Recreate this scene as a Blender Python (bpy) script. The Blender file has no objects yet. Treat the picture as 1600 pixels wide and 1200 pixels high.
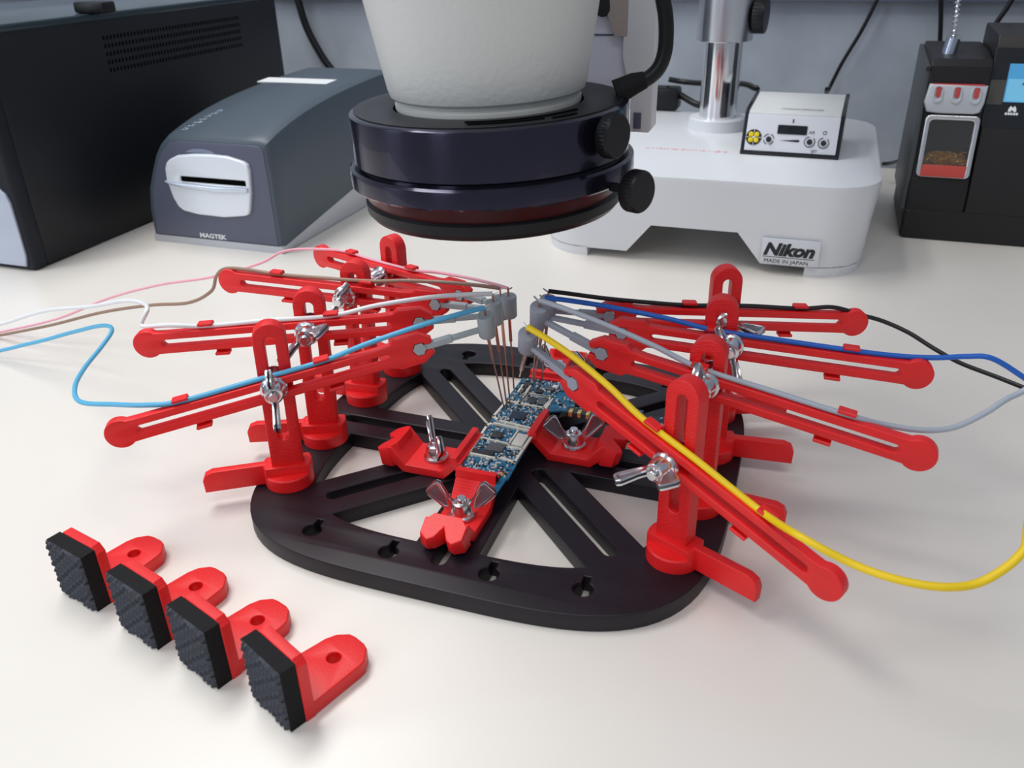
import bpy, bmesh, math, random
from mathutils import Vector, Matrix, Quaternion
random.seed(7)
S = 0.001                      # the scene is laid out in millimetres and built in metres
scn = bpy.context.scene
COL = scn.collection

# ------------------------------------------------------------------ camera
F_PX = 1324.436
CAM = Vector((122.1, -335.5, 232.44))
PITCH, ROLL, YAW = 0.489, -0.023, 0.349
_f = Vector((0, math.cos(PITCH), -math.sin(PITCH)))
_r = Vector((1, 0, 0)); _u = _r.cross(_f)
_r2 = _r*math.cos(ROLL)+_u*math.sin(ROLL); _u2 = -_r*math.sin(ROLL)+_u*math.cos(ROLL)
RZ = Matrix.Rotation(YAW, 3, 'Z')
FW, RT, UP = RZ@_f, RZ@_r2, RZ@_u2
cd = bpy.data.cameras.new('camera'); cam = bpy.data.objects.new('camera', cd); COL.objects.link(cam)
cd.sensor_width = 36; cd.lens = 36*F_PX/1600; cd.clip_start = .01; cd.clip_end = 50
m = Matrix((RT, UP, -FW)).transposed().to_4x4(); m.translation = CAM*S
cam.matrix_world = m
scn.camera = cam
cd.dof.use_dof = True; cd.dof.focus_distance = 0.40; cd.dof.aperture_fstop = 20

# ------------------------------------------------------------------ world, lights, exposure
w = bpy.data.worlds.new('world'); scn.world = w; w.use_nodes = True
w.node_tree.nodes['Background'].inputs[0].default_value = (.80, .87, 1.0, 1)
w.node_tree.nodes['Background'].inputs[1].default_value = .30
def area(name, loc, target, sx, sy, power, col):
    l = bpy.data.lights.new(name, 'AREA'); l.shape = 'RECTANGLE'; l.size = sx; l.size_y = sy; l.energy = power; l.color = col
    o = bpy.data.objects.new(name, l); COL.objects.link(o); o.location = loc
    o.rotation_euler = (Vector(target)-Vector(loc)).to_track_quat('-Z', 'Y').to_euler(); return o
area('ceiling_light', (-.65, .12, 1.45), (0, .05, 0), 1.1, .45, 16.5, (1, .985, .96))
area('ceiling_light', (.35, -1.0, 1.75), (.05, .0, 0), 1.2, .35, 8, (1, .985, .96))
area('window_light', (-1.35, -.75, .75), (0, .1, .05), .45, 1.1, 5.5, (.80, .89, 1))
area('window_light', (-.55, -1.6, .85), (0, .1, .05), .4, 1.1, 4.5, (.85, .92, 1))
scn.view_settings.view_transform = 'Standard'; scn.view_settings.look = 'None'
scn.view_settings.exposure = 0.02; scn.view_settings.gamma = 1.0; scn.view_settings.use_curve_mapping = False

# ------------------------------------------------------------------ pixel helpers (mm)
def ray(x, y): return FW + RT*((x-800)/F_PX) - UP*((y-600)/F_PX)
def onz(x, y, z=0): d = ray(x, y); return CAM + d*((z-CAM.z)/d.z)
def ony(x, y, Y): d = ray(x, y); return CAM + d*((Y-CAM.y)/d.y)
def onp(x, y, p0, n): d = ray(x, y); return CAM + d*((p0-CAM).dot(n)/d.dot(n))

# ------------------------------------------------------------------ materials
def mat(name, col, rough=.5, metal=0, coat=0, noise=None, bump=None, emit=None, spec=.5, trans=0, layers=None, alpha=None):
    mt = bpy.data.materials.new(name); mt.use_nodes = True; nt = mt.node_tree; b = nt.nodes['Principled BSDF']
    b.inputs['Base Color'].default_value = (*col, 1); b.inputs['Roughness'].default_value = rough
    b.inputs['Metallic'].default_value = metal; b.inputs['Coat Weight'].default_value = coat
    b.inputs['Specular IOR Level'].default_value = spec; b.inputs['Transmission Weight'].default_value = trans
    tc = nt.nodes.new('ShaderNodeTexCoord')
    if noise:
        sc, amt = noise
        n = nt.nodes.new('ShaderNodeTexNoise'); n.inputs['Scale'].default_value = sc; n.inputs['Detail'].default_value = 5
        nt.links.new(tc.outputs['Object'], n.inputs['Vector'])
        r = nt.nodes.new('ShaderNodeValToRGB'); r.color_ramp.elements[0].position = .35; r.color_ramp.elements[1].position = .65
        r.color_ramp.elements[0].color = (*[c*(1-amt) for c in col], 1); r.color_ramp.elements[1].color = (*[min(1, c*(1+amt)) for c in col], 1)
        nt.links.new(n.outputs['Fac'], r.inputs['Fac']); nt.links.new(r.outputs['Color'], b.inputs['Base Color'])
    last = None
    def addbump(h, strength, dist):
        nonlocal last
        bp = nt.nodes.new('ShaderNodeBump'); bp.inputs['Strength'].default_value = strength; bp.inputs['Distance'].default_value = dist
        nt.links.new(h, bp.inputs['Height'])
        if last: nt.links.new(last, bp.inputs['Normal'])
        last = bp.outputs['Normal']
    if bump:
        sc, st, dist = bump
        n2 = nt.nodes.new('ShaderNodeTexNoise'); n2.inputs['Scale'].default_value = sc; n2.inputs['Detail'].default_value = 3
        nt.links.new(tc.outputs['Object'], n2.inputs['Vector']); addbump(n2.outputs['Fac'], st, dist)
    if layers:
        ax, sc, st = layers
        wv = nt.nodes.new('ShaderNodeTexWave'); wv.bands_direction = ax; wv.inputs['Scale'].default_value = sc
        wv.inputs['Distortion'].default_value = .6
        nt.links.new(tc.outputs['Object'], wv.inputs['Vector']); addbump(wv.outputs['Fac'], st, .0001)
    if last: nt.links.new(last, b.inputs['Normal'])
    if emit: b.inputs['Emission Color'].default_value = (*emit[0], 1); b.inputs['Emission Strength'].default_value = emit[1]
    if alpha is not None: b.inputs['Alpha'].default_value = alpha
    return mt
RED = mat('red_printed_plastic', (.83, .014, .016), .42, noise=(60, .06), bump=(1500, .25, .0003), layers=('Z', 300, .25))
REDT = mat('red_printed_plastic_textured', (.80, .012, .014), .45, bump=(900, .55, .0006), layers=('Z', 260, .4))
BLACKP = mat('black_printed_plastic', (.0085, .0058, .0108), .44, spec=.4, noise=(40, .25), layers=('Z', 280, .4))
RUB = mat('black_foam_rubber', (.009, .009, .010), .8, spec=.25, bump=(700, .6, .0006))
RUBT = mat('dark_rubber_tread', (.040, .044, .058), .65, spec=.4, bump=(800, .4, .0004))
CHROME = mat('zinc_plated_steel', (.72, .73, .76), .2, 1, bump=(500, .12, .0003))
CHROMED = mat('steel_recess_dark_reflection', (.30, .29, .33), .5, 1)  # darker copy of the wing nut steel; the recess's dark reflection is in the colour
GREYP = mat('grey_printed_plastic', (.33, .36, .42), .5, bump=(900, .3, .0004), layers=('Z', 300, .3))
GREYG = mat('green_grey_printed_plastic', (.40, .47, .49), .5, bump=(900, .3, .0004), layers=('Z', 300, .3))
COPPER = mat('copper', (.72, .36, .27), .3, 1)
SOLDER = mat('solder_metal', (.6, .58, .56), .3, 1)
def wmat(n, c): return mat(n, c, .42)
TABLE = mat('laminate_tabletop', (.80, .758, .70), .36, noise=(9, .02), bump=(300, .04, .0005))
WALL = mat('wall_vinyl', (.36, .40, .46), .8, noise=(16, .10), bump=(60, .3, .002))
FLOOR = mat('floor_vinyl', (.3, .3, .3), .6, noise=(20, .1))
WHITEM = mat('white_enamel', (.68, .70, .73), .33)
CREAM = mat('textured_cream_enamel', (.66, .66, .635), .42, bump=(420, .35, .0006))
CREAMS = mat('smooth_cream_enamel', (.66, .66, .63), .35)
ANOD = mat('black_anodised', (.030, .028, .052), .24, .8, coat=.35, spec=.6)
ANOD.node_tree.nodes['Principled BSDF'].inputs['Anisotropic'].default_value = .8
ANOD.node_tree.nodes['Principled BSDF'].inputs['Anisotropic Rotation'].default_value = .25
ANODM = mat('black_matte_metal', (.010, .010, .012), .40, .2, spec=.35)
MAROON = mat('maroon_glass', (.045, .004, .005), .3, spec=.25)
SLATE = mat('slate_plastic', (.058, .080, .105), .42, bump=(1200, .15, .0002))
SLATED = mat('slate_plastic_smooth', (.09, .10, .15), .38)
SILVERP = mat('silver_plastic', (.52, .54, .58), .35, .35)
PCBLK = mat('black_case_metal', (.0085, .0095, .013), .42, spec=.32, bump=(900, .1, .0003))
PCFR = mat('dark_blue_front_plastic', (.012, .014, .020), .5, spec=.25)
DARK = mat('dark_void', (.001, .001, .001), .8, spec=.05)
CABLE = mat('black_cable', (.005, .005, .006), .4, spec=.35)
STB = mat('station_black_plastic', (.012, .011, .012), .45, spec=.35, bump=(1200, .15, .0002))
GLOSSB = mat('glossy_black_panel', (.012, .014, .018), .12)
PAPER = mat('label_paper', (.75, .77, .78), .6)
INK = mat('black_ink', (.012, .014, .018), .6)
WINK = mat('white_ink', (.75, .77, .8), .6)
YEL = mat('yellow_plastic', (.85, .66, .01), .4)
BRASS = mat('brass_wool', (.55, .30, .09), .35, .8)
REDRUB = mat('brick_red_rubber', (.52, .06, .045), .5)
SCREEN = mat('lit_screen', (.02, .1, .2), .3, emit=((.08, .36, .66), .6))
SCREEN2 = mat('lit_screen_light', (.05, .2, .3), .3, emit=((.16, .42, .62), .7))
PCBB = mat('blue_solder_mask', (.006, .13, .25), .35, noise=(500, .5), bump=(1500, .2, .0002))
CHIP = mat('black_chip', (.03, .035, .04), .4)
CHIPG = mat('grey_chip', (.10, .11, .12), .35, noise=(900, .3))
SHIELD = mat('tinned_shield_frame', (.90, .86, .74), .35, .3)
GOLD = mat('gold_contact', (.90, .66, .25), .3, .8)

# ------------------------------------------------------------------ object helpers
def link(name, me, m=None, parent=None, smooth=None):
    o = bpy.data.objects.new(name, me); COL.objects.link(o)
    if m: me.materials.clear(); me.materials.append(m)
    if parent: o.parent = parent
    if smooth is not None: shade(me, smooth)
    return o
def shade(me, ang=35):
    me.polygons.foreach_set('use_smooth', [True]*len(me.polygons))
    me.set_sharp_from_angle(angle=math.radians(ang))
def obm(name, bm, m, parent=None, M=None, smooth=35):
    bmesh.ops.recalc_face_normals(bm, faces=bm.faces)
    me = bpy.data.meshes.new(name); bm.to_mesh(me); bm.free()
    if M: me.transform(M)
    me.transform(Matrix.Scale(S, 4))
    return link(name, me, m, parent, smooth)
def tag(o, label, cat, group=None, kind=None):
    if label: o['label'] = label
    if cat: o['category'] = cat
    if group: o['group'] = group
    if kind: o['kind'] = kind
    return o
def thing(name, label, cat, loc=(0, 0, 0), rz=0, group=None):
    o = bpy.data.objects.new(name, None); COL.objects.link(o); o.empty_display_size = .02
    o.location = Vector(loc)*S; o.rotation_euler = (0, 0, rz)
    return tag(o, label, cat, group)
def box(bm, lo, hi, M=None, bev=0, seg=2):
    b = bmesh.new(); bmesh.ops.create_cube(b, size=1)
    c = [(a+d)/2 for a, d in zip(lo, hi)]; s = [abs(d-a) for a, d in zip(lo, hi)]
    for v in b.verts: v.co = Vector((v.co.x*s[0]+c[0], v.co.y*s[1]+c[1], v.co.z*s[2]+c[2]))
    if bev: bmesh.ops.bevel(b, geom=b.edges[:], offset=bev, segments=seg, affect='EDGES', profile=.5)
    if M: b.transform(M)
    join(bm, b); return bm
def join(bm, b):
    me = bpy.data.meshes.new('t'); b.to_mesh(me); b.free(); bm.from_mesh(me); bpy.data.meshes.remove(me)
def bx(lo, hi, bev=0, M=None): return box(bmesh.new(), lo, hi, M, bev)
def lathe(bm, prof, seg=48, M=None, cap=True):
    b = bmesh.new(); rings = []
    for r, z in prof:
        if r < 1e-6: rings.append([b.verts.new((0, 0, z))])
        else: rings.append([b.verts.new((r*math.cos(2*math.pi*i/seg), r*math.sin(2*math.pi*i/seg), z)) for i in range(seg)])
    for a, c in zip(rings, rings[1:]):
        for i in range(seg):
            j = (i+1) % seg
            if len(a) == 1 and len(c) > 1: b.faces.new((a[0], c[i], c[j]))
            elif len(c) == 1 and len(a) > 1: b.faces.new((a[i], a[j], c[0]))
            elif len(a) > 1: b.faces.new((a[i], a[j], c[j], c[i]))
    if cap:
        if len(rings[0]) > 1: b.faces.new(rings[0][::-1])
        if len(rings[-1]) > 1: b.faces.new(rings[-1])
    if M: b.transform(M)
    join(bm, b); return bm
def tube(bm, pts, r, seg=10, smooth=True, cap=True, r1=None):
    pts = [Vector(p) for p in pts]
    if smooth and len(pts) > 2:
        q = []; P = [pts[0]*2-pts[1]]+pts+[pts[-1]*2-pts[-2]]
        for i in range(1, len(P)-2):
            n = 8
            for k in range(n):
                t = k/n; a, b_, c, d = P[i-1], P[i], P[i+1], P[i+2]
                q.append(.5*((2*b_)+(c-a)*t+(2*a-5*b_+4*c-d)*t*t+(3*b_-a-3*c+d)*t**3))
        q.append(pts[-1]); pts = q
    up = Vector((0, 0, 1)); rings = []; n_prev = None
    for i, p in enumerate(pts):
        t = (pts[min(i+1, len(pts)-1)]-pts[max(i-1, 0)]).normalized()
        if n_prev is None:
            n = t.cross(up); n = n if n.length > .1 else t.cross(Vector((1, 0, 0)))
        else: n = n_prev-t*n_prev.dot(t)
        n.normalize(); n_prev = n; b2 = t.cross(n)
        rr = r if r1 is None else r+(r1-r)*i/(len(pts)-1)
        rings.append([bm.verts.new(p+(n*math.cos(2*math.pi*k/seg)+b2*math.sin(2*math.pi*k/seg))*rr) for k in range(seg)])
    for a, c in zip(rings, rings[1:]):
        for k in range(seg): bm.faces.new((a[k], a[(k+1) % seg], c[(k+1) % seg], c[k]))
    if cap: bm.faces.new(rings[0][::-1]); bm.faces.new(rings[-1])
    return bm
def sheet(loops, t, bev=0, res=2, M=None):
    """closed 2-D outlines (first outer, others holes) made into a bevelled plate of thickness t centred on z=0; mm mesh"""
    cu = bpy.data.curves.new('c', 'CURVE'); cu.dimensions = '2D'; cu.fill_mode = 'BOTH'
    cu.extrude = t/2-bev; cu.bevel_depth = bev; cu.offset = -bev; cu.bevel_resolution = res
    for L in loops:
        sp = cu.splines.new('POLY'); sp.points.add(len(L)-1)
        for i, q in enumerate(L): sp.points[i].co = (q[0], q[1], 0, 1)
        sp.use_cyclic_u = True
    o = bpy.data.objects.new('c', cu); COL.objects.link(o)
    me = bpy.data.meshes.new_from_object(o.evaluated_get(bpy.context.evaluated_depsgraph_get()))
    bpy.data.objects.remove(o); bpy.data.curves.remove(cu)
    if M: me.transform(M)
    return me
def osheet(name, loops, t, m, parent=None, M=None, bev=0, res=2, extra=None, smooth=35):
    me = sheet(loops, t, bev, res)
    bm = bmesh.new(); bm.from_mesh(me); bpy.data.meshes.remove(me)
    bmesh.ops.remove_doubles(bm, verts=bm.verts, dist=.001)
    if extra: extra(bm)
    return obm(name, bm, m, parent, M, smooth)
def arc(cx, cy, r, a0, a1, n=10): return [(cx+r*math.cos(math.radians(a0+(a1-a0)*i/n)), cy+r*math.sin(math.radians(a0+(a1-a0)*i/n))) for i in range(n+1)]
def circle(cx, cy, r, n=24): return [(cx+r*math.cos(2*math.pi*i/n), cy+r*math.sin(2*math.pi*i/n)) for i in range(n)]
def rrect(x0, y0, x1, y1, r, n=5):
    return arc(x1-r, y1-r, r, 0, 90, n)+arc(x0+r, y1-r, r, 90, 180, n)+arc(x0+r, y0+r, r, 180, 270, n)+arc(x1-r, y0+r, r, 270, 360, n)
def slot(x0, y0, x1, y1, r, n=8):
    a = math.degrees(math.atan2(y1-y0, x1-x0)); return arc(x1, y1, r, a-90, a+90, n)+arc(x0, y0, r, a+90, a+270, n)
def frame(o, x, y, z=None):
    x = Vector(x).normalized(); z = Vector(z).normalized() if z is not None else x.cross(Vector(y)).normalized()
    y = z.cross(x).normalized(); x = y.cross(z)
    M = Matrix((x, y, z)).transposed().to_4x4(); M.translation = Vector(o); return M
def text(name, s, size, M, m, parent=None, shear=0, bold=0, depth=.15, xscale=1):
    cu = bpy.data.curves.new('t', 'FONT'); cu.body = s; cu.size = size; cu.shear = shear; cu.offset = bold; cu.extrude = depth/2; cu.resolution_u = 3
    cu.align_x = 'LEFT'
    o = bpy.data.objects.new('t', cu); COL.objects.link(o)
    me = bpy.data.meshes.new_from_object(o.evaluated_get(bpy.context.evaluated_depsgraph_get()))
    bpy.data.objects.remove(o); bpy.data.curves.remove(cu)
    me.transform(Matrix.Diagonal((xscale, 1, 1, 1))); me.transform(M); me.transform(Matrix.Scale(S, 4))
    return link(name, me, m, parent)

# ------------------------------------------------------------------ setting
WY = 668
o = obm('desk', bx((-900, -420, -28), (700, WY-3, 0), 1.5), TABLE)
tag(o, 'cream laminate desktop under all the equipment', 'desk')
o = obm('wall_back', bx((-1600, WY, -750), (1500, WY+60, 1600)), WALL); o['kind'] = 'structure'
o = obm('floor', bx((-1600, -1700, -790), (1500, WY+60, -750)), FLOOR); o['kind'] = 'structure'
o = obm('trim_1', bx((-1600, WY-14, 164.5), (1500, WY, 200), 1), mat('dark_blue_grey_trim', (.12, .14, .20), .5)); o['kind'] = 'structure'
desk_feet = obm('leg', bx((-860, -380, -750), (-800, -320, -28), 2), ANODM, bpy.data.objects['desk'])
for q in ((640, -380), (-860, 600), (640, 600)):
    c = desk_feet.copy(); COL.objects.link(c); c.location = ((q[0]+860)*S, (q[1]+380)*S, 0)

# ------------------------------------------------------------------ slotted base plate (8 mm thick, top at z 8)
def superel(a, n, k=96, t0=0, t1=360):
    out = []
    for i in range(k):
        t = math.radians(t0+(t1-t0)*i/k); c, s = math.cos(t), math.sin(t)
        rr = 1/((abs(c)/a)**n+(abs(s)/a)**n)**(1/n); out.append((c*rr, s*rr))
    return out
def base_plate():
    loops = [superel(108, 3.9, 144)]
    HW, A, N = 13.5, 83, 3.9
    def rad(t): c, s = abs(math.cos(t)), abs(math.sin(t)); return 1/((c/A)**N+(s/A)**N)**(1/N)
    for k in range(8):
        a0 = math.radians(45*k); a1 = a0+math.radians(45)
        # inner corner where the two spoke edges meet
        dd = HW/math.sin(math.radians(22.5)); am = (a0+a1)/2
        pts = [(dd*math.cos(am), dd*math.sin(am))]
        # outer arc between the two spokes
        s0 = math.asin(HW/rad(a0)); s1 = math.asin(HW/rad(a1))
        for i in range(13):
            t = a0+s0*1.03+(a1-a0-(s0+s1)*1.03)*i/12; R = rad(t); pts.append((R*math.cos(t), R*math.sin(t)))
        loops.append(pts)
        loops.append(slot(27*math.cos(a0), 27*math.sin(a0), 91.3*math.cos(a0), 91.3*math.sin(a0), 3.1))
    for side in range(4):
        R = Matrix.Rotation(math.radians(90*side), 2)
        for (x, y) in ((-60, -90), (-22.2, -93), (22.2, -93), (60, -90)):
            L = arc(x, y, 4.1, 112, 428, 18)+[(x+1.5, y+7.6), (x-1.5, y+7.6)]
            loops.append([tuple(R@Vector(q)) for q in L])
    return loops
plate = osheet('slotted_base_plate', base_plate(), 8, BLACKP, None, Matrix.Translation((0, 0, 4.02)), bev=.6)
tag(plate, 'round-cornered black printed plate with eight slotted spokes under the red probe arms', 'base plate')

# ------------------------------------------------------------------ wing nut (axis +z, seat at z=0), meshes shared
_wn = {}
def wing_nut_meshes():
    if _wn: return _wn
    b = bmesh.new(); lathe(b, [(0, 0), (5.3, 0), (5.6, .5), (5.4, 1.3), (4.6, 1.9), (4.4, 4.6), (3.7, 6.6), (2.9, 7), (2.2, 6.9), (2.2, 5.5), (0, 5.5)], 28)
    for v in b.verts:
        pass
    o = obm('n', b, CHROME); _wn['hub'] = o.data; bpy.data.objects.remove(o)
    b = bmesh.new(); lathe(b, [(0, 5.0), (2.1, 5.0), (2.1, 8.2), (1.7, 8.8), (0, 8.8)], 20)
    o = obm('n', b, CHROME); _wn['bolt'] = o.data; bpy.data.objects.remove(o)
    out = [(2.6, 1.4), (4.6, 1.6), (7.0, 4.0), (12.8, 9.4), (14.0, 11.0), (13.8, 12.4), (10.6, 15.8), (9.4, 16.4), (7.8, 15.6), (5.0, 9.2), (2.9, 6.6)]
    inn = [(5.4, 5.0), (6.6, 5.2), (12.4, 10.6), (12.7, 11.5), (10.0, 14.6), (9.0, 14.8), (6.0, 9.0)]
    M = Matrix.Rotation(math.pi/2, 4, 'X')
    me = sheet([out, inn], 2.5, .35, 1, M); me2 = sheet([out], 1.1, .1, 1, M)
    bm = bmesh.new(); bm.from_mesh(me)
    bm.from_mesh(me2); n0 = len(me.polygons)
    o = obm('n', bm, CHROME); o.data.materials.append(CHROMED)
    for p_ in list(o.data.polygons)[n0:]: p_.material_index = 1
    _wn['wing'] = o.data; bpy.data.objects.remove(o)
    return _wn
def wing_nut(M, spin, parent, name='wing_nut'):
    """M: frame in mm of the parent thing, z = bolt axis"""
    W = wing_nut_meshes()
    hub = link(name, W['hub'], None, parent)
    Mm = M @ Matrix.Rotation(math.radians(spin), 4, 'Z'); Mm = Mm.copy(); Mm.translation = M.translation*S; Mm = Mm@Matrix.Scale(1.07, 4)
    hub.matrix_local = Mm
    for k in (0, 1):
        wg = link('wing', W['wing'], None, hub); wg.rotation_euler = (0, 0, math.pi*k)
    link('bolt_end', W['bolt'], None, hub)
    return hub

# ------------------------------------------------------------------ probe stands
def stand(uv, phi, top_px, end_px, tip_px, hold_px, nut_px, needle_px, spin, label, side, grey, slv=(.33, .8)):
    phi = math.radians(phi); d = Vector((math.cos(phi), math.sin(phi), 0)); n = Vector((math.sin(phi), -math.cos(phi), 0))
    base = Vector((uv[0], uv[1], 8.02))
    t = thing('probe_stand', label, 'probe arm', base, phi, 'red probe arms around the circuit board')
    L = lambda v: Matrix.Rotation(-phi, 3, 'Z')@(Vector(v)-base)      # world mm -> local mm
    out = -1 if side == 'L' else 1                                    # direction of the lever along local x
    # base: disc with ridge
    bm = bmesh.new(); lathe(bm, [(11.2, 0), (11.2, 5.6), (10.7, 6.3)], 40)
    ridge = [(11.2*math.cos(a), 11.2*math.sin(a)) for a in [math.asin(y/11.2) for y in (-5.5, -3, 0, 3, 5.5)]]
    ridge = ridge+[(-x, y) for x, y in ridge[::-1]]
    me = sheet([ridge], 10.6, .5, 1, Matrix.Translation((0, 0, 5.3))); bm.from_mesh(me)
    obm('base', bm, RED, t)
    # lever
    x0, x1 = 9.5, 38
    pts = [(x0, .6), (x1, .3), (x1+.2, 6.5), (x1-1.2, 9.4), (x1-4.5, 10.8), (x0, 10.9)]
    if out < 0: pts = [(-x, z) for x, z in pts][::-1]
    osheet('lever', [pts], 4.2, RED, t, Matrix.Rotation(math.pi/2, 4, 'X'), bev=.5)
    # post, leaning so that its top meets the photographed top
    H = 81.5; topw = onp(*top_px, base+Vector((0, 0, 0)), n); topw = L(topw)
    lean = max(-2.5, min(2.5, topw.x)); Hh = max(78, min(84, topw.z))
    hw = 7.1; w2 = 2.3
    zs = 26
    outer = [(-hw, 6)]+[(hw, 6)]+arc(0, Hh-hw, hw, 0, 180, 14)
    inner = slot(0, zs, 0, Hh-8.2, w2, 8)
    sh = Matrix.Identity(4); sh[0][1] = lean/Hh
    osheet('post', [outer, inner], 7, REDT, t, Matrix.Rotation(math.pi/2, 4, 'X')@sh, bev=.5)
    # arm
    off = 5.9; p0 = base+n*off
    E = onp(*end_px, p0, n); T = onp(*tip_px, p0, n); Hd = onp(*hold_px, p0, n)
    Le, Lt, Lh = L(E), L(T), L(Hd); ax = Vector((Lt.x-Le.x, 0, Lt.z-Le.z)); LEN = ax.length; ax.normalize()
    sgn = 1 if ax.x > 0 else -1
    zdir = Vector((0, -1, 0)) if sgn > 0 else Vector((0, 1, 0))
    up = zdir.cross(ax)
    MA = frame(Vector((Le.x, -off, Le.z)), ax, up, zdir)               # x along the arm, y up, z towards/away camera
    h = 5.0
    o_ = arc(0, 0, 6.7, 52, 308, 22)+[(9, -h-.2), (LEN-18, -h), (LEN-12, -h-.4), (LEN-10, -h-2.2), (LEN+1, -h-2.0), (LEN+6.2, -3.4), (LEN+5.4, -1.5), (LEN+2.9, -1.5)]
    hexp = [(LEN+3.3*math.cos(math.radians(a)), 3.3*math.sin(math.radians(a))) for a in range(-60, -360, -60)]
    o_ += [q for q in hexp if True]
    o_ += [(LEN+2.9, 1.5), (LEN+5.4, 1.5), (LEN+6.2, 3.4), (LEN+1, h+2.0), (LEN-10, h+2.2), (LEN-12, h+.4), (LEN-18, h), (9, h+.2)]
    osheet('arm', [o_, slot(8.5, 0, LEN-15, 0, 1.75, 8)], 4.6, RED, t, MA, bev=.45)
    arm = t.children[-1] if t.children else None
    arm = [c for c in t.children if c.name.startswith('arm')][-1]
    for s_, sg in ((28, 1), (LEN*.68, 1), (33, -1), (LEN*.70, -1)):
        bm = bmesh.new()
        zf = 1 if sgn > 0 else -1
        box(bm, (s_-3.4, sg*(h-.2), -2.2), (s_+3.4, sg*(h+2.9), -.9*1), None, .2, 1) if zf > 0 else box(bm, (s_-3.4, sg*(h-.2), .9), (s_+3.4, sg*(h+2.9), 2.2), None, .2, 1)
        box(bm, (s_-3.4, sg*(h+1.9), -2.2), (s_+3.4, sg*(h+3.3), 2.2), None, .3, 1)
        obm('clip', bm, RED, arm, MA)
    # grey extension and needle holder
    G = GREYG if grey == 'g' else GREYP
    bm = bmesh.new()
    hx = [(LEN+3.0*math.cos(math.radians(a)), 3.0*math.sin(math.radians(a))) for a in range(0, 360, 60)]
    me = sheet([hx], 5.2, .2, 1, MA); bm.from_mesh(me)
    a3 = MA@Vector((LEN+1, 0, 0)); hc = Vector((Lh.x, -off, Lh.z))
    needle_w = onz(*needle_px, 20.3); Ln = L(needle_w)
    axis = (hc-Ln).normalized(); axis = (axis*.55+Vector((0, 0, 1))*.45).normalized()
    ra = a3; rb = hc-axis*1.5
    mid = ra.lerp(rb, .45)
    for A, B, hh, tt in ((ra, mid, 1.45, 1.8), (mid, rb, 1.05, 1.4)):
        dr = (B-A); l = dr.length
        box(bm, (0, -tt, -hh), (l+.5, tt, hh), frame(A, dr, (0, -1, 0), dr.cross(Vector((0, 1, 0))) if dr.x < 0 else -dr.cross(Vector((0, 1, 0)))), .25, 1)
    obm('extension_rod', bm, G, t)
    MH = frame(hc, axis.orthogonal(), (0, 1, 0), axis)
    bm = bmesh.new(); lathe(bm, [(.6, -5.6), (3.7, -5.6), (3.9, -5.2), (3.9, 5.2), (3.7, 5.6), (.6, 5.6)], 22, MH)
    hd = obm('needle_holder', bm, G, t)
    top = hc+axis*9.5; bot = hc-axis*5.5
    bm = bmesh.new(); tube(bm, [top, bot], .55, 8, False); tube(bm, [bot, bot.lerp(Ln, slv[0])], slv[1], 8, False)
    tube(bm, [bot.lerp(Ln, slv[0]), bot.lerp(Ln, .97), Ln], .42, 8, False)
    obm('needle', bm, COPPER, t)
    # nut on the camera side
    N = onp(*nut_px, base+n*(off+2.4), n); ln = L(N)
    MN = frame(Vector((ln.x, -off-2.35, ln.z)), (1, 0, 0), (0, 0, 1), (0, -1, 0))
    wing_nut(MN, spin, t)
    bm = bmesh.new(); lathe(bm, [(0, -4.2), (5, -4.2), (5, -3.6), (2, -3.5), (2, 12), (0, 12)], 20, frame(Vector((ln.x, 0, ln.z)), (1, 0, 0), (0, 0, 1), (0, -1, 0)))
    obm('clamp_bolt', bm, CHROME, t)
    R = Matrix.Rotation(phi, 3, 'Z')
    top_w = R@top+base
    def arm_pt(s, tt, zz=0): return R@(MA@Vector((s, tt, zz)))+base
    return dict(t=t, top=top_w, arm_pt=arm_pt, LEN=LEN, n=n, p0=p0, h=h)

ST = {}
ST['L1'] = stand((-89.8, -60), 32, (417, 502), (190, 675), (655, 543), (760, 508), (428, 607), (787, 636), 90,
    'front left probe arm, carrying the light blue wire, lowest outer end', 'L', 'g')
ST['L2'] = stand((-93, -22.2), 22, (480, 450), (233, 536), (656, 502), (772, 488), (480, 520), (792, 634), 35,
    'second left probe arm from the front, carrying the white wire', 'L', 'g')
ST['L3'] = stand((-93, 22.2), 3, (553, 406), (362, 438), (682, 474), (783, 480), (540, 463), (797, 630), 55,
    'third left probe arm from the front, carrying the brown wire', 'L', 'g')
ST['L4'] = stand((-89.8, 60), -22, (612, 367), (505, 400), (722, 460), (795, 478), (596, 432), (803, 607), 20,
    'rearmost left probe arm, carrying the pink wire, nearest the scanner', 'L', 'g')
ST['R1'] = stand((89.8, -60), -25, (1077, 590), (1292, 908), (900, 597), (824, 533), (1040, 728), (812, 588), 20,
    'front right probe arm, carrying the yellow wire, sloping down toward the viewer', 'R', 'b', (.72, 1.05))
ST['R2'] = stand((93, -22.2), -6, (1111, 526), (1435, 708), (942, 550), (842, 493), (1102, 601), (832, 592), 95,
    'second right probe arm from the front, carrying the light grey wire', 'R', 'b')
ST['R3'] = stand((93, 22.2), 5, (1131, 462), (1432, 583), (972, 518), (850, 490), (1141, 540), (834, 598), 115,
    'third right probe arm from the front, carrying the bright blue wire', 'R', 'b')
ST['R4'] = stand((89.8, 60), 22, (1137, 415), (1333, 503), (950, 492), (856, 481), (1135, 504), (846, 600), 5,
    'rearmost right probe arm, carrying the black wire, nearest the microscope base', 'R', 'b')

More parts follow.
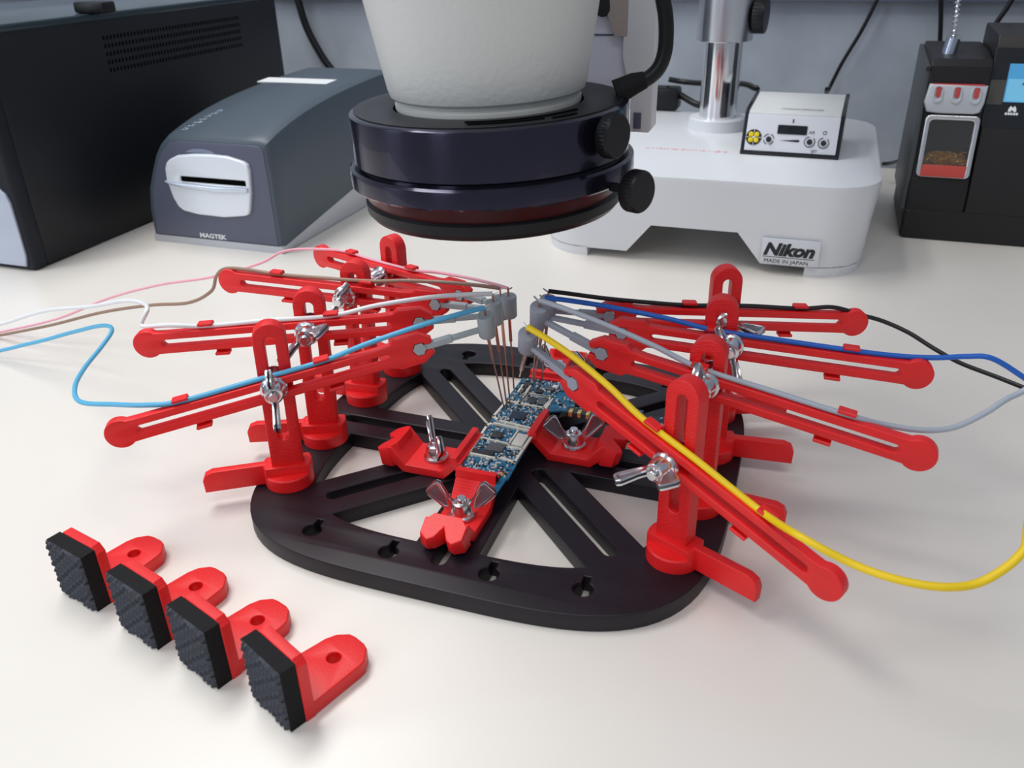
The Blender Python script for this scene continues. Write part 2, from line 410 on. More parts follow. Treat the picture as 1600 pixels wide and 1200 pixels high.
# ------------------------------------------------------------------ wires
def wire(key, px_on, outer, r, col, cname, label, bow=1.0):
    """px_on: arm stations (mm along the arm); outer: world points after the arm's outer end"""
    s = ST[key]; pts = [s['top']+Vector((0, 0, .2))]
    ap = [s['arm_pt'](st, s['h']+r+.15+lift, 0) for st, lift in px_on if st < s['LEN']*.75]
    a_, b_ = pts[0].copy(), ap[0].copy()
    pts += [a_.lerp(b_, k)+Vector((0, 0, dz+bow*math.sin(math.pi*k))) for k, dz in ((.15, .4), (.4, .6), (.72, .5))]
    pts += ap
    pts += [Vector(q) for q in outer]
    e_ = pts[-1]; dv = (pts[-1]-pts[-2]); dv.z = 0; dv.normalize()
    if key == 'R1': dv = Vector((1, -.05, 0))
    pts += [Vector((*(e_+dv*60).xy, e_.z*.62)), Vector((*(e_+dv*130).xy, r+.8+e_.z*.12)), Vector((*(e_+dv*190).xy, r+.1)), Vector((*(e_+dv*240).xy, r+.1))]
    bm = bmesh.new(); tube(bm, pts, r, 10)
    o = obm('connecting_wire', bm, wmat(cname, col), None, None, 60)
    tag(o, label, 'wire', 'insulated wires soldered to the probes')
    # bare solder end
    bm = bmesh.new(); p = s['top']; q = pts[1]; dd = (q-p).normalized()
    tube(bm, [p-dd*2.5+Vector((0, 0, 1.2)), p-dd*.5, p+dd*2], .38, 6)
    e = obm('bare_end', bm, SOLDER, o)
    return o
def P(x, y, Y): return ony(x, y, Y)
L = ST['L1']['LEN']
wire('L1', [(L+14, 7), (L-10, 1), (L*.68, 0), (L*.45, 0), (28, 0)], [P(230, 633, -90), P(180, 632, -85), P(126, 628, -80), P(117, 605, -70), P(132, 575, -50), P(160, 540, -28), P(175, 515, -15), P(158, 509, -8), P(110, 520, 0), P(50, 536, 5), P(-40, 552, 10)], 1.15, (.10, .45, .72), 'light_blue_insulation', 'light blue wire from the front left probe arm, looping out to the left')
L = ST['L2']['LEN']
wire('L2', [(L+14, 7), (L-10, 1), (L*.68, 0), (L*.45, .3), (28, 0)], [P(262, 508, -52), P(222, 509, -50), P(230, 484, -45), P(224, 474, -30), P(195, 470, -20), P(140, 479, -5), P(70, 486, 10), P(0, 507, 20), P(-60, 520, 25)], 1.1, (.82, .83, .84), 'white_insulation', 'white wire from the second left probe arm, curling back beside it', 2)
L = ST['L3']['LEN']
wire('L3', [(L+14, 5), (L-10, 1.5), (L*.7, 2.0), (L*.45, .8), (28, .2), (10, 1)], [P(352, 420, 13), P(338, 432, 16), P(330, 455, 20), P(295, 473, 24), P(235, 477, 28), P(160, 488, 30), P(80, 508, 32), P(0, 524, 34), P(-60, 536, 34)], .95, (.32, .20, .14), 'brown_insulation', 'brown wire from the third left probe arm, bending down round its end')
L = ST['L4']['LEN']
wire('L4', [(L+14, 4), (L-6, 2), (L*.68, .2), (L*.4, 0), (20, .5)], [P(480, 389, 74), P(440, 394, 70), P(405, 412, 66), P(330, 433, 62), P(250, 445, 58), P(170, 466, 52), P(90, 498, 46), P(0, 519, 40), P(-60, 530, 38)], .8, (.86, .42, .50), 'pink_insulation', 'pink wire from the rearmost left probe arm, arching over its end')
L = ST['R1']['LEN']
wire('R1', [(L+12, 9), (L-14, 3), (L*.72, 0), (L*.5, .3), (L*.26, 0)], [P(1250, 838, -100), P(1330, 880, -104), P(1400, 905, -108), P(1470, 917, -108), P(1525, 912, -104), P(1570, 888, -100), P(1600, 860, -96), P(1650, 800, -90)], 1.35, (.90, .62, .005), 'yellow_insulation', 'yellow wire from the front right probe arm, sagging over the desk', 2.4)
L = ST['R2']['LEN']
wire('R2', [(L+14, 9), (L-10, 3), (L*.68, .2), (L*.45, 0), (28, 0)], [P(1380, 663, -30), P(1440, 672, -28), P(1490, 668, -24), P(1540, 645, -18), P(1585, 618, -10), P(1650, 605, 0)], 1.15, (.42, .46, .53), 'light_grey_insulation', 'light grey wire from the second right probe arm, curving up at its end')
L = ST['R3']['LEN']
wire('R3', [(L+14, 6), (L-10, 2.5), (L*.68, .6), (L*.45, .2), (28, 0)], [P(1400, 556, 24), P(1460, 559, 26), P(1510, 557, 28), P(1550, 560, 28), P(1600, 590, 30), P(1650, 625, 30)], 1.15, (.012, .13, .58), 'bright_blue_insulation', 'bright blue wire from the third right probe arm')
L = ST['R4']['LEN']
wire('R4', [(L+16, 4), (L-6, 1.2), (L*.68, 0), (L*.45, .6), (28, 0), (12, 1.2)], [P(1345, 492, 80), P(1380, 502, 82), P(1420, 520, 80), P(1460, 545, 76), P(1500, 567, 70), P(1560, 590, 60), P(1610, 610, 50), P(1660, 630, 40)], 1.05, (.012, .012, .014), 'black_insulation', 'black wire from the rearmost right probe arm, crossing the blue one', -1.5)

# ------------------------------------------------------------------ board clamps
def clamp(loc, rz, label, jaw=20, w_=19, spin=0, nut_d=19.5, flip=1):
    """local x = outward from the jaw, y = across; plate top is z 0"""
    t = thing('board_clamp', label, 'clamp', (loc[0], loc[1], 8.05), rz, 'red clamps holding the circuit board')
    prof = [(9, 0), (30, 0), (36, 5.5), (37, 6.2), (37, 12), (35, 12.6), (28.5, 4.2), (10.5, 4.2), (3.5, 11.6), (3.0, 15.2), (0.6, 15.2), (0.2, 12.8), (-1.2, 12.6), (-1.2, 10.2), (0.6, 9)]
    hw = w_/2
    osheet('bracket', [prof], w_, RED, t, Matrix.Rotation(math.pi/2, 4, 'X'), bev=.4)
    jp = [(3.6, 10.8), (3.2, 15.6), (0.4, 15.6), (0.0, 13), (-1.6, 12.8), (-1.6, 10.0), (1.2, 8.6)]
    osheet('jaw', [jp], jaw, RED, t, Matrix.Rotation(math.pi/2, 4, 'X'), bev=.3)
    # star shaped outer block with a V notch, faceted top
    plan = [(33, -hw+3), (36.5, -hw-.6), (42, -hw-.4), (44.5, -hw+3.6), (43, -hw+6.6), (38.2, 0), (43, hw-6.6), (44.5, hw-3.6), (42, hw+.4), (36.5, hw+.6), (33, hw-3)]
    bm = bmesh.new(); me = sheet([plan], 8.5, .4, 1, Matrix.Translation((0, 0, 6.6))); bm.from_mesh(me)
    for v in bm.verts:                                   # slope the top outwards, narrow the foot
        if v.co.z > 8: v.co.z += (40-v.co.x)*.45; v.co.y *= .93
        else: v.co.x -= 1.6
    obm('end_block', bm, RED, t)
    wing_nut(frame((nut_d, 0, 4.25), (1, 0, 0), (0, 1, 0), (0, 0, 1)), spin, t)
    return t
clamp((0, -46.6), -math.pi/2, 'red clamp at the front end of the circuit board, wing nut spread wide', 19, 19, 104)
clamp((-12.2, -27.5), math.pi, 'red clamp at the left long edge of the circuit board', 28, 21, 127, 17)
clamp((11.2, 2.5), 0, 'red clamp at the right long edge of the circuit board, below its side arm', 22, 21, 100-74, 19)
clamp((3, 50.5), math.pi/2, 'red clamp at the far end of the circuit board, behind the needles', 22, 21, 80)

# ------------------------------------------------------------------ circuit board
tb = thing('circuit_board', 'blue L-shaped circuit board held between four red clamps', 'circuit board', (0, 0, 18.6))
BT = 1.1
bo = [(-10.5, -48), (9.5, -49), (9.5, -57.5), (12.2, -57.5), (12.6, -45), (13.4, -44), (12.4, -8), (11.6, 18), (22, 22), (27, 20.5), (42, 22), (58, 24), (58, 33), (36, 36), (24, 34), (22, 38), (21, 49), (10, 52), (-11.5, 49), (-12, 20), (-13, 8), (-11.5, -2), (-12, -13)]
osheet('board', [bo, circle(17, 26, 1.2, 12)], BT, PCBB, tb, Matrix.Translation((0, 0, BT/2)), bev=.1, res=0)
def pline(pts, w2, hgt, name='shield_frame', m=SHIELD, closed=True):
    bm = bmesh.new(); n = len(pts)
    for i in range(n if closed else n-1):
        a, b = Vector(pts[i]), Vector(pts[(i+1) % n]); d = b-a; l = d.length
        box(bm, (-w2, -w2, 0), (l+w2, w2, hgt), Matrix.Translation((a.x, a.y, BT))@Matrix.Rotation(math.atan2(d.y, d.x), 4, 'Z'))
    return obm(name, bm, m, tb)
pline([(-10.8, -31), (3, -31.5), (4, -30), (12, -32), (12.4, -8.5), (11.5, -4), (-10, -2), (-11.5, -6), (-11.2, -14)], .6, 1.0)
pline([(-11.6, 4), (-8, 1), (10.5, -1.5), (10.8, 18), (10.9, 31), (-2.5, 31.5), (-3.5, 20), (-10.5, 21)], .6, 1.0)
pline([(-2.5, 31), (-3.5, 20.5), (9.5, 19.5), (10.6, 31)], .4, 1.0)
pline([(4.5, -5), (4.2, -20), (11.8, -20.5)], .4, 1.0, closed=False)
pline([(4.3, -18), (-10.8, -16.5)], .4, 1.0, closed=False)
def chip(x0, y0, x1, y1, h=1.0, m=CHIP, name='chip', bev=.15):
    return obm(name, bx((x0, y0, BT), (x1, y1, BT+h), bev), m, tb)
chip(-4.5, -26, 3.5, -19.5, 1.1, CHIPG); chip(-9.5, -30.2, .5, -26.8, 1.2, CHIP); chip(-6.5, -14.5, -1, -9, 1, CHIP)
c = chip(5.6, -18.5, 11, -8.5, 1.4, mat('white_tape', (.78, .77, .70), .5, bump=(900, .5, .0005)), 'metal_can'); c['label'] = 'white square metal can'
chip(-4, 5, 4, 12, 1.1, mat('blue_black_chip', (.015, .03, .06), .25)); chip(-1, 22.5, 4, 28, 1, CHIP); chip(5, 23, 9, 29, .9, CHIPG)
chip(12, 40, 17.5, 46, 1.0, CHIPG); chip(4.5, 38, 9, 42, 1.2, CHIPG); chip(7.5, 40.5, 10.5, 43.5, 1.6, WHITEM)
chip(0, 34, 4, 37.5, 1, CHIP); chip(-8.5, 38, -3.5, 42.5, 1.2, CHIP)
for k in range(3):
    c = chip(-8.5+k*2.1, 31, -7.5+k*2.1, 39.5, 1.3, SHIELD if k != 1 else CHIP, 'connector_bar', .05)
chip(24, 26, 52, 34.5, 2.6, CHIP, 'black_connector')
chip(22, 16.5, 41, 22, 2.2, CHIP, 'contact_block')
for k in range(4):
    chip(23.5+4.4*k, 16.0, 25.5+4.4*k, 19.8, 2.9, GOLD, 'gold_contact', .3)
# swarm of tiny components, uncountable
rs = random.Random(3)
for nm, m_, n_, sz in (('tiny_components', mat('tinned_ends', (.74, .76, .76), .35, .4), 620, (.3, .72)), ('tiny_dark_components', CHIP, 230, (.4, .9)), ('tiny_tan_components', mat('tan_ceramic', (.45, .33, .22), .5), 90, (.35, .7))):
    bm = bmesh.new()
    for _ in range(n_):
        x = rs.uniform(-10.5, 12); y = rs.uniform(-47, 49)
        if -26.5 < y < -18.8 and -5 < x < 4: continue
        if -19 < y < -8 and 5 < x: continue
        if -31 < y < -26 and -10 < x < 1: continue
        if -8 < y < 2 and rs.random() < .7: continue
        a, b = rs.uniform(*sz), rs.uniform(*sz)*.6
        if rs.random() < .5: a, b = b, a
        box(bm, (x-a, y-b, BT-.05), (x+a, y+b, BT+rs.uniform(.35, .75)))
    for _ in range(n_//8):
        x = rs.uniform(13, 56); y = rs.uniform(23, 34)
        box(bm, (x-.5, y-.3, BT-.05), (x+.5, y+.3, BT+.5))
    oo = obm(nm, bm, m_, tb, None, None); oo['kind'] = 'stuff'
for x, y, m_ in ((8.5, -41.5, REDT), (9.9, -42.5, GOLD)):
    bm = bmesh.new(); lathe(bm, [(0, BT-.1), (1.1, BT-.1), (1.1, BT+.6), (0, BT+.6)], 14, Matrix.Translation((x, y, 0))); obm('test_point', bm, m_, tb)
# second board lying on the plate at the right (small loose carrier behind the front right arm)
t2 = thing('second_circuit_board', 'small dark circuit board with bare chips lying on the plate right of the clamps', 'circuit board', (62, 38, 8.2), .15)
osheet('board', [rrect(-16, -9, 14, 9, 1.5)], 1, mat('dark_blue_mask', (.01, .03, .05), .4, noise=(500, .5)), t2, Matrix.Translation((0, 0, .6)), bev=.1, res=0)
obm('chip', bx((-9, -4, 1.1), (1, 5, 2.0), .2), mat('greenish_chip', (.16, .19, .16), .35, noise=(500, .5)), t2)
bm = bmesh.new()
for _ in range(40):
    x, y = rs.uniform(1, 13), rs.uniform(-8, 8); box(bm, (x-.5, y-.35, 1.0), (x+.5, y+.35, 1.7))
oo = obm('tiny_components', bm, mat('tin', (.6, .62, .64), .3, .6), t2, None, None); oo['kind'] = 'stuff'

# ------------------------------------------------------------------ rubber-faced brackets
def foot(loc, rz, label):
    """local: x across the face, +y back along the tab; rubber faces -y"""
    t = thing('rubber_faced_bracket', label, 'bracket', loc, rz, 'red brackets with black rubber faces')
    W, Hh = 23.5, 27
    tab = arc(W/2-7, 29.5, 7, 0, 70, 6)+arc(-W/2+7+0, 29.5, 7, 110, 180, 6)+[(-W/2, 1), (W/2, 1)]
    tab = [(7, 38.2), (10.6, 35.6), (W/2, 31), (W/2, 3), (-W/2, 3), (-W/2, 31), (-10.6, 35.6), (-7, 38.2)]
    tab = [(10, 24), (9.4, 26.8), (5.2, 31.2), (2.5, 32), (-2.5, 32), (-5.2, 31.4), (-8.6, 28), (-10, 24), (-10.8, 12), (-11.7, 2), (11.7, 2), (10.9, 12)]
    def ups(bm):
        pass
    osheet('tab', [tab, [(x, y) for x, y in circle(0, 20.5, 2.6, 20)]], 6, RED, t, Matrix.Translation((0, 0, 3.05)), bev=.5)
    cb = 2.6
    up = [(-W/2, 0), (W/2, 0), (W/2, Hh-cb), (W/2-cb, Hh), (-W/2+cb, Hh), (-W/2, Hh-cb)]
    osheet('upright', [up], 4.0, RED, t, Matrix.Translation((0, 2.0, 0.02))@Matrix.Rotation(math.pi/2, 4, 'X'), bev=.4)
    bm = bmesh.new(); gus = [(4.2, 5.4), (10, 5.4), (4.2, 12)]
    # rubber pad with a wavy tread grid
    bm = bmesh.new(); NX, NZ = 44, 50; T = 6.4
    def co(i, k):
        x = -W/2+.3+(W-.6)*i/NX; z = .1+(Hh-.4)*k/NZ; return x, z
    front = []
    for k in range(NZ+1):
        row = []
        for i in range(NX+1):
            x, z = co(i, k); edge = min(i, NX-i, k, NZ-k)
            dz = (1.15*math.sin(z*1.55+x*.55+.8*math.sin(x*1.9))+.5*math.sin(x*2.6-z*.8))*(1 if edge > 0 else 0)
            y = -T+(.55*dz)+(.5 if edge == 0 else 0)
            if k == 0 or i == 0: x += (.8*math.sin(k*.95+rz*9) if i == 0 else 0); z += (.35*(1+math.sin(i*1.4)) if k == 0 else 0)
            row.append(bm.verts.new((x, y, z)))
        front.append(row)
    for k in range(NZ):
        for i in range(NX): bm.faces.new((front[k][i], front[k][i+1], front[k+1][i+1], front[k+1][i]))
    ring = [front[0][i] for i in range(NX+1)]+[front[k][NX] for k in range(1, NZ+1)]+[front[NZ][i] for i in range(NX-1, -1, -1)]+[front[k][0] for k in range(NZ-1, 0, -1)]
    mid = [bm.verts.new((v.co.x, -T*.5, v.co.z)) for v in ring]; back = [bm.verts.new((v.co.x, -.05, v.co.z)) for v in ring]
    for A, B in ((ring, mid), (mid, back)):
        for i in range(len(A)): j = (i+1) % len(A); bm.faces.new((A[i], B[i], B[j], A[j]))
    bm.faces.new(back)
    pad = obm('rubber_pad', bm, RUB, t, None, 50)
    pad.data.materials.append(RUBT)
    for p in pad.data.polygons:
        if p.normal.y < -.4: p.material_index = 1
    return t
FL = ['frontmost rubber-faced red bracket, nearest the viewer', 'second rubber-faced red bracket from the front', 'third rubber-faced red bracket from the front', 'farthest rubber-faced red bracket, at the upper left end of the row']
for (px, py, rz), lb in zip([(454, 1147, -24), (340, 1080, -19), (246, 1018, -16), (152, 958, -13)], FL):
    c = onz(px, py, 0); a = math.radians(rz); R = Matrix.Rotation(a, 3, 'Z')
    o0 = c-R@Vector((23.5/2, -6.4, 0)); foot((o0.x, o0.y, 0), a, lb)
ST_END = True

# ------------------------------------------------------------------ ring light (world axis near x -6, y -2)
AX = (-6.3, -2.2)
tilt = Matrix.Translation((AX[0], AX[1], 165))@Matrix.Rotation(math.radians(-1.6), 4, Vector((-.34, .94, 0)))@Matrix.Translation((-AX[0], -AX[1], -165))
rl = thing('ring_light', 'glossy black ring light clamped round the cream microscope nose', 'lamp', (0, 0, 0))
MR = tilt@Matrix.Translation((AX[0], AX[1], 0))
def lp(name, prof, m, parent, M=MR, seg=96, **k):
    b = bmesh.new(); lathe(b, prof, seg, M, **k); return obm(name, b, m, parent)
lp('housing', [(40, 172.4), (55.2, 172.4), (56.4, 171.6), (56.6, 170.5), (56.6, 153.6), (55.5, 152.6), (54, 152.2), (54, 150), (40, 150), (40, 172.4)], ANOD, rl, cap=False)
lp('top_plate', [(38.6, 171.8), (54.4, 171.8), (54.4, 172.9), (39.4, 172.9), (38.6, 172.4), (38.6, 171.8)], ANODM, rl, cap=False)
lp('clamp_ring', [(54.1, 151.5), (57.5, 151.8), (58.7, 151.0), (58.9, 150), (58.9, 144.8), (58, 143.9), (54.1, 143.6), (54.1, 151.5)], ANOD, rl, cap=False)
lp('lens_skirt', [(54, 144.0), (55.4, 143.5), (52.4, 137.0), (49, 137.0), (51, 144), (54, 144.0)], MAROON, rl, cap=False)
lp('bottom_rim', [(47, 137.6), (52.6, 137.8), (53.8, 136.6), (53.6, 133.0), (51.8, 130.8), (47, 130.8), (47, 137.6)], ANODM, rl, cap=False)
lp('glass_plate', [(0, 133.2), (47.2, 133.2), (47.2, 134.6), (0, 134.6)], mat('diffuser_glass', (.5, .5, .5), .2), rl)
# vent slots cut in the top plate, as thin dark arcs
def arcbar(r0, r1, a0, a1, z, h, M, n=14):
    L = arc(0, 0, r1, a0, a1, n)+arc(0, 0, r0, a1, a0, n); return L
for (r0, r1, a0, a1) in ((44.2, 45.6, -80, -22), (48.4, 49.4, -78, -45), (49.8, 51.2, -42, -30)):
    osheet('vent_slot', [arcbar(r0, r1, a0, a1, 0, 0, None)], .5, DARK, rl, MR@Matrix.Translation((0, 0, 173.0)))
def knob(name, c, dirv, r, l, parent, stem=4):
    M = frame(c, Vector(dirv).orthogonal(), (0, 0, 1), dirv); b = bmesh.new()
    n = 36; prof = [(1.8, -stem), (1.8, 0), (r-.6, 0), (r, .6), (r, l-.8), (r-.8, l), (0, l)]
    lathe(b, prof, 72, M); Mi = M.inverted()
    for v in b.verts:
        q = Mi@v.co; rr = math.hypot(q.x, q.y)
        if rr > r-.3 and 0.3 < q.z < l-.3:
            k = 1-.05*(int(round(math.degrees(math.atan2(q.y, q.x))/5)) % 2); q.x *= k; q.y *= k; v.co = M@q
    return obm(name, b, ANODM, parent)
K1 = onp(949, 211, Vector((AX[0]+40, AX[1]-40, 160)), Vector((.75, -.66, 0)))
knob('thumb_knob', K1, (K1.x-AX[0], K1.y-AX[1], 0), 8.2, 5, rl)
K2 = onp(985, 297, Vector((AX[0]+44, AX[1]-44, 150)), Vector((.75, -.66, 0)))
knob('thumb_knob', K2, (K2.x-AX[0], K2.y-AX[1]-10, 2), 8.0, 6, rl, 9)

# ------------------------------------------------------------------ microscope
ms = thing('stereo_microscope', 'cream microscope with silver column on a white footed base', 'microscope', (0, 0, 0))
lp('objective_cone', [(0, 176.2), (37.6, 176.2), (39.2, 177.4), (40.0, 180), (45.2, 210), (53.5, 262), (54, 266), (0, 266)], CREAM, ms)
lp('objective_collar', [(0, 171.0), (36.2, 171.0), (37.2, 171.6), (37.6, 172.6), (37.6, 174.2), (36.9, 174.6), (36.9, 175.2), (37.3, 175.6), (37.3, 176.3), (0, 176.3)], CREAMS, ms)
lp('zoom_body', [(0, 266), (50, 266), (52, 268), (52, 330), (48, 334), (0, 334)], CREAMS, ms)
# eyepiece head above the frame
bm = bmesh.new(); box(bm, (-52, -58, 334), (44, 44, 392), None, 10, 3); obm('head', bm, CREAMS, ms)
for sx in (-31, 23):
    bm = bmesh.new(); M = Matrix.Translation((sx, -40, 368))@Matrix.Rotation(math.radians(48), 4, 'X'); lathe(bm, [(0, 0), (15, 0), (15, 34), (17, 36), (17, 62), (12, 64), (0, 64)], 32, M); obm('eyepiece', bm, ANODM, ms)
# focus block behind the nose
fb = [onp(*q, Vector((0, 66, 0)), Vector((0, 1, 0))) for q in ((985, 207), (1019, 207))]
zb = 149
osheet('focus_rack', [[(37.5, zb), (46.5, zb), (47.8, zb+2), (47.8, 330), (33, 330), (33, 182), (37.5, 165)]], 12, WHITEM, ms, Matrix.Translation((0, 71, 0))@Matrix.Rotation(math.pi/2, 4, 'X'), bev=.8)
osheet('focus_body', [rrect(-34, 168, 38, 330, 6)], 40, mat('lilac_white_enamel', (.66, .68, .78), .4), ms, Matrix.Translation((0, 88, 0))@Matrix.Rotation(math.pi/2, 4, 'X'), bev=1)
obm('seam', bx((-34.5, 67.6, 190.5), (28, 69, 191.2)), SLATED, ms)
osheet('side_cheek', [[(29, 190.5), (35, 190.5), (35, 330), (12, 330), (23, 206)]], 3, mat('taupe_enamel', (.42, .36, .34), .5), ms, Matrix.Translation((0, 66.4, 0))@Matrix.Rotation(math.pi/2, 4, 'X'), bev=.3)
osheet('latch_slot', [slot(14.2, 202, 12, 225, 3.6)], 3, GLOSSB, ms, Matrix.Translation((9, 66.2, 0))@Matrix.Rotation(math.pi/2, 4, 'X'), bev=.5)
obm('rack_window', bx((39.5, 64.2, 150.8), (43, 66, 158), .2), SLATED, ms)
obm('support_arm', bx((16, 100, 300), (46, 520, 326), 4), WHITEM, ms)
CX, CY = 31, 481
lp('column', [(0, 60), (16.8, 60), (16.8, 360), (15, 362), (0, 362)], mat('polished_steel', (.78, .78, .80), .10, 1), ms, Matrix.Translation((CX, CY, 0)), 64)
lp('column_sleeve', [(17, 146.5), (23.2, 145.4), (24.3, 146), (24.3, 330), (17, 330), (17, 146.5)], mat('satin_aluminium', (.72, .73, .76), .24, 1), ms, Matrix.Translation((CX, CY, 0)), 64, cap=False)
lp('column_boss', [(0, 68), (26.5, 68), (26, 70), (25.2, 79.5), (24.2, 80.6), (0, 80.6)], WHITEM, ms, Matrix.Translation((CX, CY, 0)), 64)
knob('sleeve_knob', (CX+24, CY, 166), (1, -.1, 0), 15, 10, ms)
# base: rounded box with an arched underside
def tower(outline, z0, z1, taper=1):
    b = bmesh.new(); lo = [b.verts.new((x*taper, y*taper, z0)) for x, y in outline]; hi = [b.verts.new((x, y, z1)) for x, y in outline]
    for i in range(len(lo)): j = (i+1) % len(lo); b.faces.new((lo[i], lo[j], hi[j], hi[i]))
    b.faces.new(lo[::-1]); b.faces.new(hi); return b
bc = Vector((41, 428)); hw_, hd_ = 130, 131.5
ol = rrect(-hw_, -hd_, hw_, hd_, 38, 12)
def base_mesh():
    b = bmesh.new()
    levels = [(-6, 31), (-1.6, 66), (-.4, 69.3), (0, 69.6), (0, 70)]
    rings = []
    def lev(ins, z): return [b.verts.new((x*(1+ins/hw_), y*(1+ins/hd_), z)) for x, y in ol]
    R = [lev(-4.5, 30), lev(-1.2, 66), lev(-1.8, 68.8), lev(-3.6, 70)]
    for a, c in zip(R, R[1:]):
        for i in range(len(a)): j = (i+1) % len(a); b.faces.new((a[i], a[j], c[j], c[i]))
    b.faces.new(R[0][::-1]); b.faces.new(R[-1]); return b
obm('base_body', base_mesh(), WHITEM, ms, Matrix.Translation((bc.x, bc.y, 0)), 40)
# feet walls: front profile with arch, extruded as four corner legs sharing the body's outline
def corner_leg(sx, sy):
    b = bmesh.new(); q = [(x, y) for x, y in ol if x*sx > 0 and y*sy > 0]
    q.sort(key=lambda v: math.atan2(v[1]*sy-(hd_-38), v[0]*sx-(hw_-38)))
    # foot (to the desk), from the corner arc to 42 mm along each side
    f = 1-7/hw_
    for (len_, z0, z1, slope) in ((4, 0, 8, 0), (38, 7, 30, 20)):
        out = [(sx*(hw_), sy*(hd_-38-len_))]+[v for v in q]+[(sx*(hw_-38-len_), sy*hd_)]
        inn = [(sx*(hw_-38-len_), sy*(hd_-14)), (sx*(hw_-34), sy*(hd_-14)), (sx*(hw_-14), sy*(hd_-34)), (sx*(hw_-14), sy*(hd_-38-len_))]
        P_ = out+inn
        def mp(p, z): k = 1-(4.5+(30-z)*.06)/hw_; return Vector((p[0]*k, p[1]*k, z))
        lo = []; hi = []
        for p in P_:
            lo.append(b.verts.new(mp(p, z0)))
            px, py = p
            if slope and abs(abs(px)-(hw_-38-len_)) < .01: px += -sx*slope
            if slope and abs(abs(py)-(hd_-38-len_)) < .01: py += -sy*slope
            hi.append(b.verts.new(mp((px, py), z1)))
        for i in range(len(lo)): j = (i+1) % len(lo); b.faces.new((lo[i], lo[j], hi[j], hi[i]))
        b.faces.new(lo[::-1]); b.faces.new(hi)
    return b
for sx in (-1, 1):
    for sy in (-1, 1): obm('foot', corner_leg(sx, sy), WHITEM, ms, Matrix.Translation((bc.x, bc.y, 0)), 40)
FY = bc.y-hd_
lbl = frame((93.5, FY+1.9, 8.5), (1, 0, 0), (0, .05, 1))
obm('name_plate', bx((92.5, FY+2.1, 9.0), (134, FY+3.6, 28.5), .3), mat('plate_grey', (.62, .645, .69), .4), ms)
text('maker_lettering', 'Nikon', 12.6, frame((94, FY+1.95, 16.2), (1, 0, 0), (0, .02, 1)), INK, ms, shear=.28, bold=.65, xscale=1.12)
obm('rule', bx((94, FY+1.8, 14.3), (131, FY+2.2, 14.6)), INK, ms)
text('origin_lettering', 'MADE IN JAPAN', 4.0, frame((95, FY+1.95, 10.0), (1, 0, 0), (0, .02, 1)), INK, ms, xscale=1.12)
bm = bmesh.new()
for k in range(26):
    x = -15+k*2.6+rs.uniform(-.6, .6); box(bm, (x, 383.5+rs.uniform(-2, 1), 69.95), (x+rs.uniform(.8, 2.2), 387.5+rs.uniform(-1, 2.5), 70.08))
o = obm('faded_red_print', bm, mat('faded_red_ink', (.72, .42, .44), .6), ms); o['label'] = 'faded unreadable red print'

# ------------------------------------------------------------------ control box
cb = thing('light_controller', 'small white control box with yellow dial segments on the microscope base', 'control box', (62.5, 382, 70.1), math.radians(-2))
W_, D_ = 76, 74
side = [(0, 0), (D_, 0), (D_, 34), (6, 31), (2.4, 28), (0, 3)]
YZ = Matrix(((0, 0, 1, 0), (1, 0, 0, 0), (0, 1, 0, 0), (0, 0, 0, 1)))
sd = [(0, 0), (D_, 0), (D_, 38), (12, 33.0), (9.5, 31.5), (1.2, 1.5)]
osheet('case', [[(y+.9, z) for y, z in sd[:1]]+[(D_-.5, .2), (D_-.5, 37.3), (12.4, 32.3), (10, 30.9), (2, 1.8)]], W_-6, mat('light_grey_paint', (.62, .64, .64), .4), cb, Matrix.Translation((W_/2, 0, 0))@YZ, bev=.4)
for x in (1.4, W_-1.4): osheet('side_panel', [sd], 2.8, GLOSSB, cb, Matrix.Translation((x, 0, 0))@YZ, bev=.4)
obm('bottom_rim', bx((0, -.6, 0), (W_, 2.2, 3.4), .6), GLOSSB, cb)
# sloping face frame
A = Vector((3, 1.0, 2.4)); Bv = Vector((3, 9.0, 30.5)); up_ = (Bv-A).normalized(); nrm = Vector((1, 0, 0)).cross(up_)
FM = frame(A+nrm*.35, (1, 0, 0), up_, nrm)
osheet('face_panel', [rrect(0, 0, W_-6, 29, 1)], .6, mat('white_face', (.72, .74, .80), .35), cb, FM, bev=.1)
def fpart(name, loops, t, m, dz=.5, bev=0, label=None):
    o = osheet(name, loops, t, m, cb, FM@Matrix.Translation((0, 0, dz)), bev=bev, res=1); return o
fpart('dial_disc', [circle(6.3, 11, 6.1, 32)], .5, INK)
for a in (45, 135, 225, 315):
    x, y = 6.3+3.1*math.cos(math.radians(a)), 11+3.1*math.sin(math.radians(a))
    fpart('segment_button', [circle(x, y, 2.0, 16)], 1.0, YEL, .9, .2)
fpart('centre_button', [circle(6.3, 11, 1.0, 12)], .9, WINK, .8)
for k in range(4):
    a = math.radians(90*k); x, y = 6.3+5*math.cos(a), 11+5*math.sin(a)
    fpart('divider', [rrect(x-(1.6 if k % 2 == 0 else .2), y-(.2 if k % 2 == 0 else 1.6), x+(1.6 if k % 2 == 0 else .2), y+(.2 if k % 2 == 0 else 1.6), .1, 1)], .3, WINK, .8)
def dial(x, y, gaps=1):
    fpart('knob', [circle(x, y, 2.1, 20)], 2.2, INK, 1.2, .3)
    for a0, a1 in ([(100+360/gaps*k, 100+360/gaps*(k+1)-(28 if gaps > 1 else 50)) for k in range(gaps)]):
        fpart('dial_ring', [arc(x, y, 4.3, a0, a1, 16)+arc(x, y, 3.7, a1, a0, 16)], .2, INK, .42)
dial(18.2, 10, 4); dial(49.5, 9.6); dial(60, 9.3)
fpart('display_window', [rrect(24, 14.6, 46.5, 21.5, .6)], 1.0, GLOSSB, .5, .2)
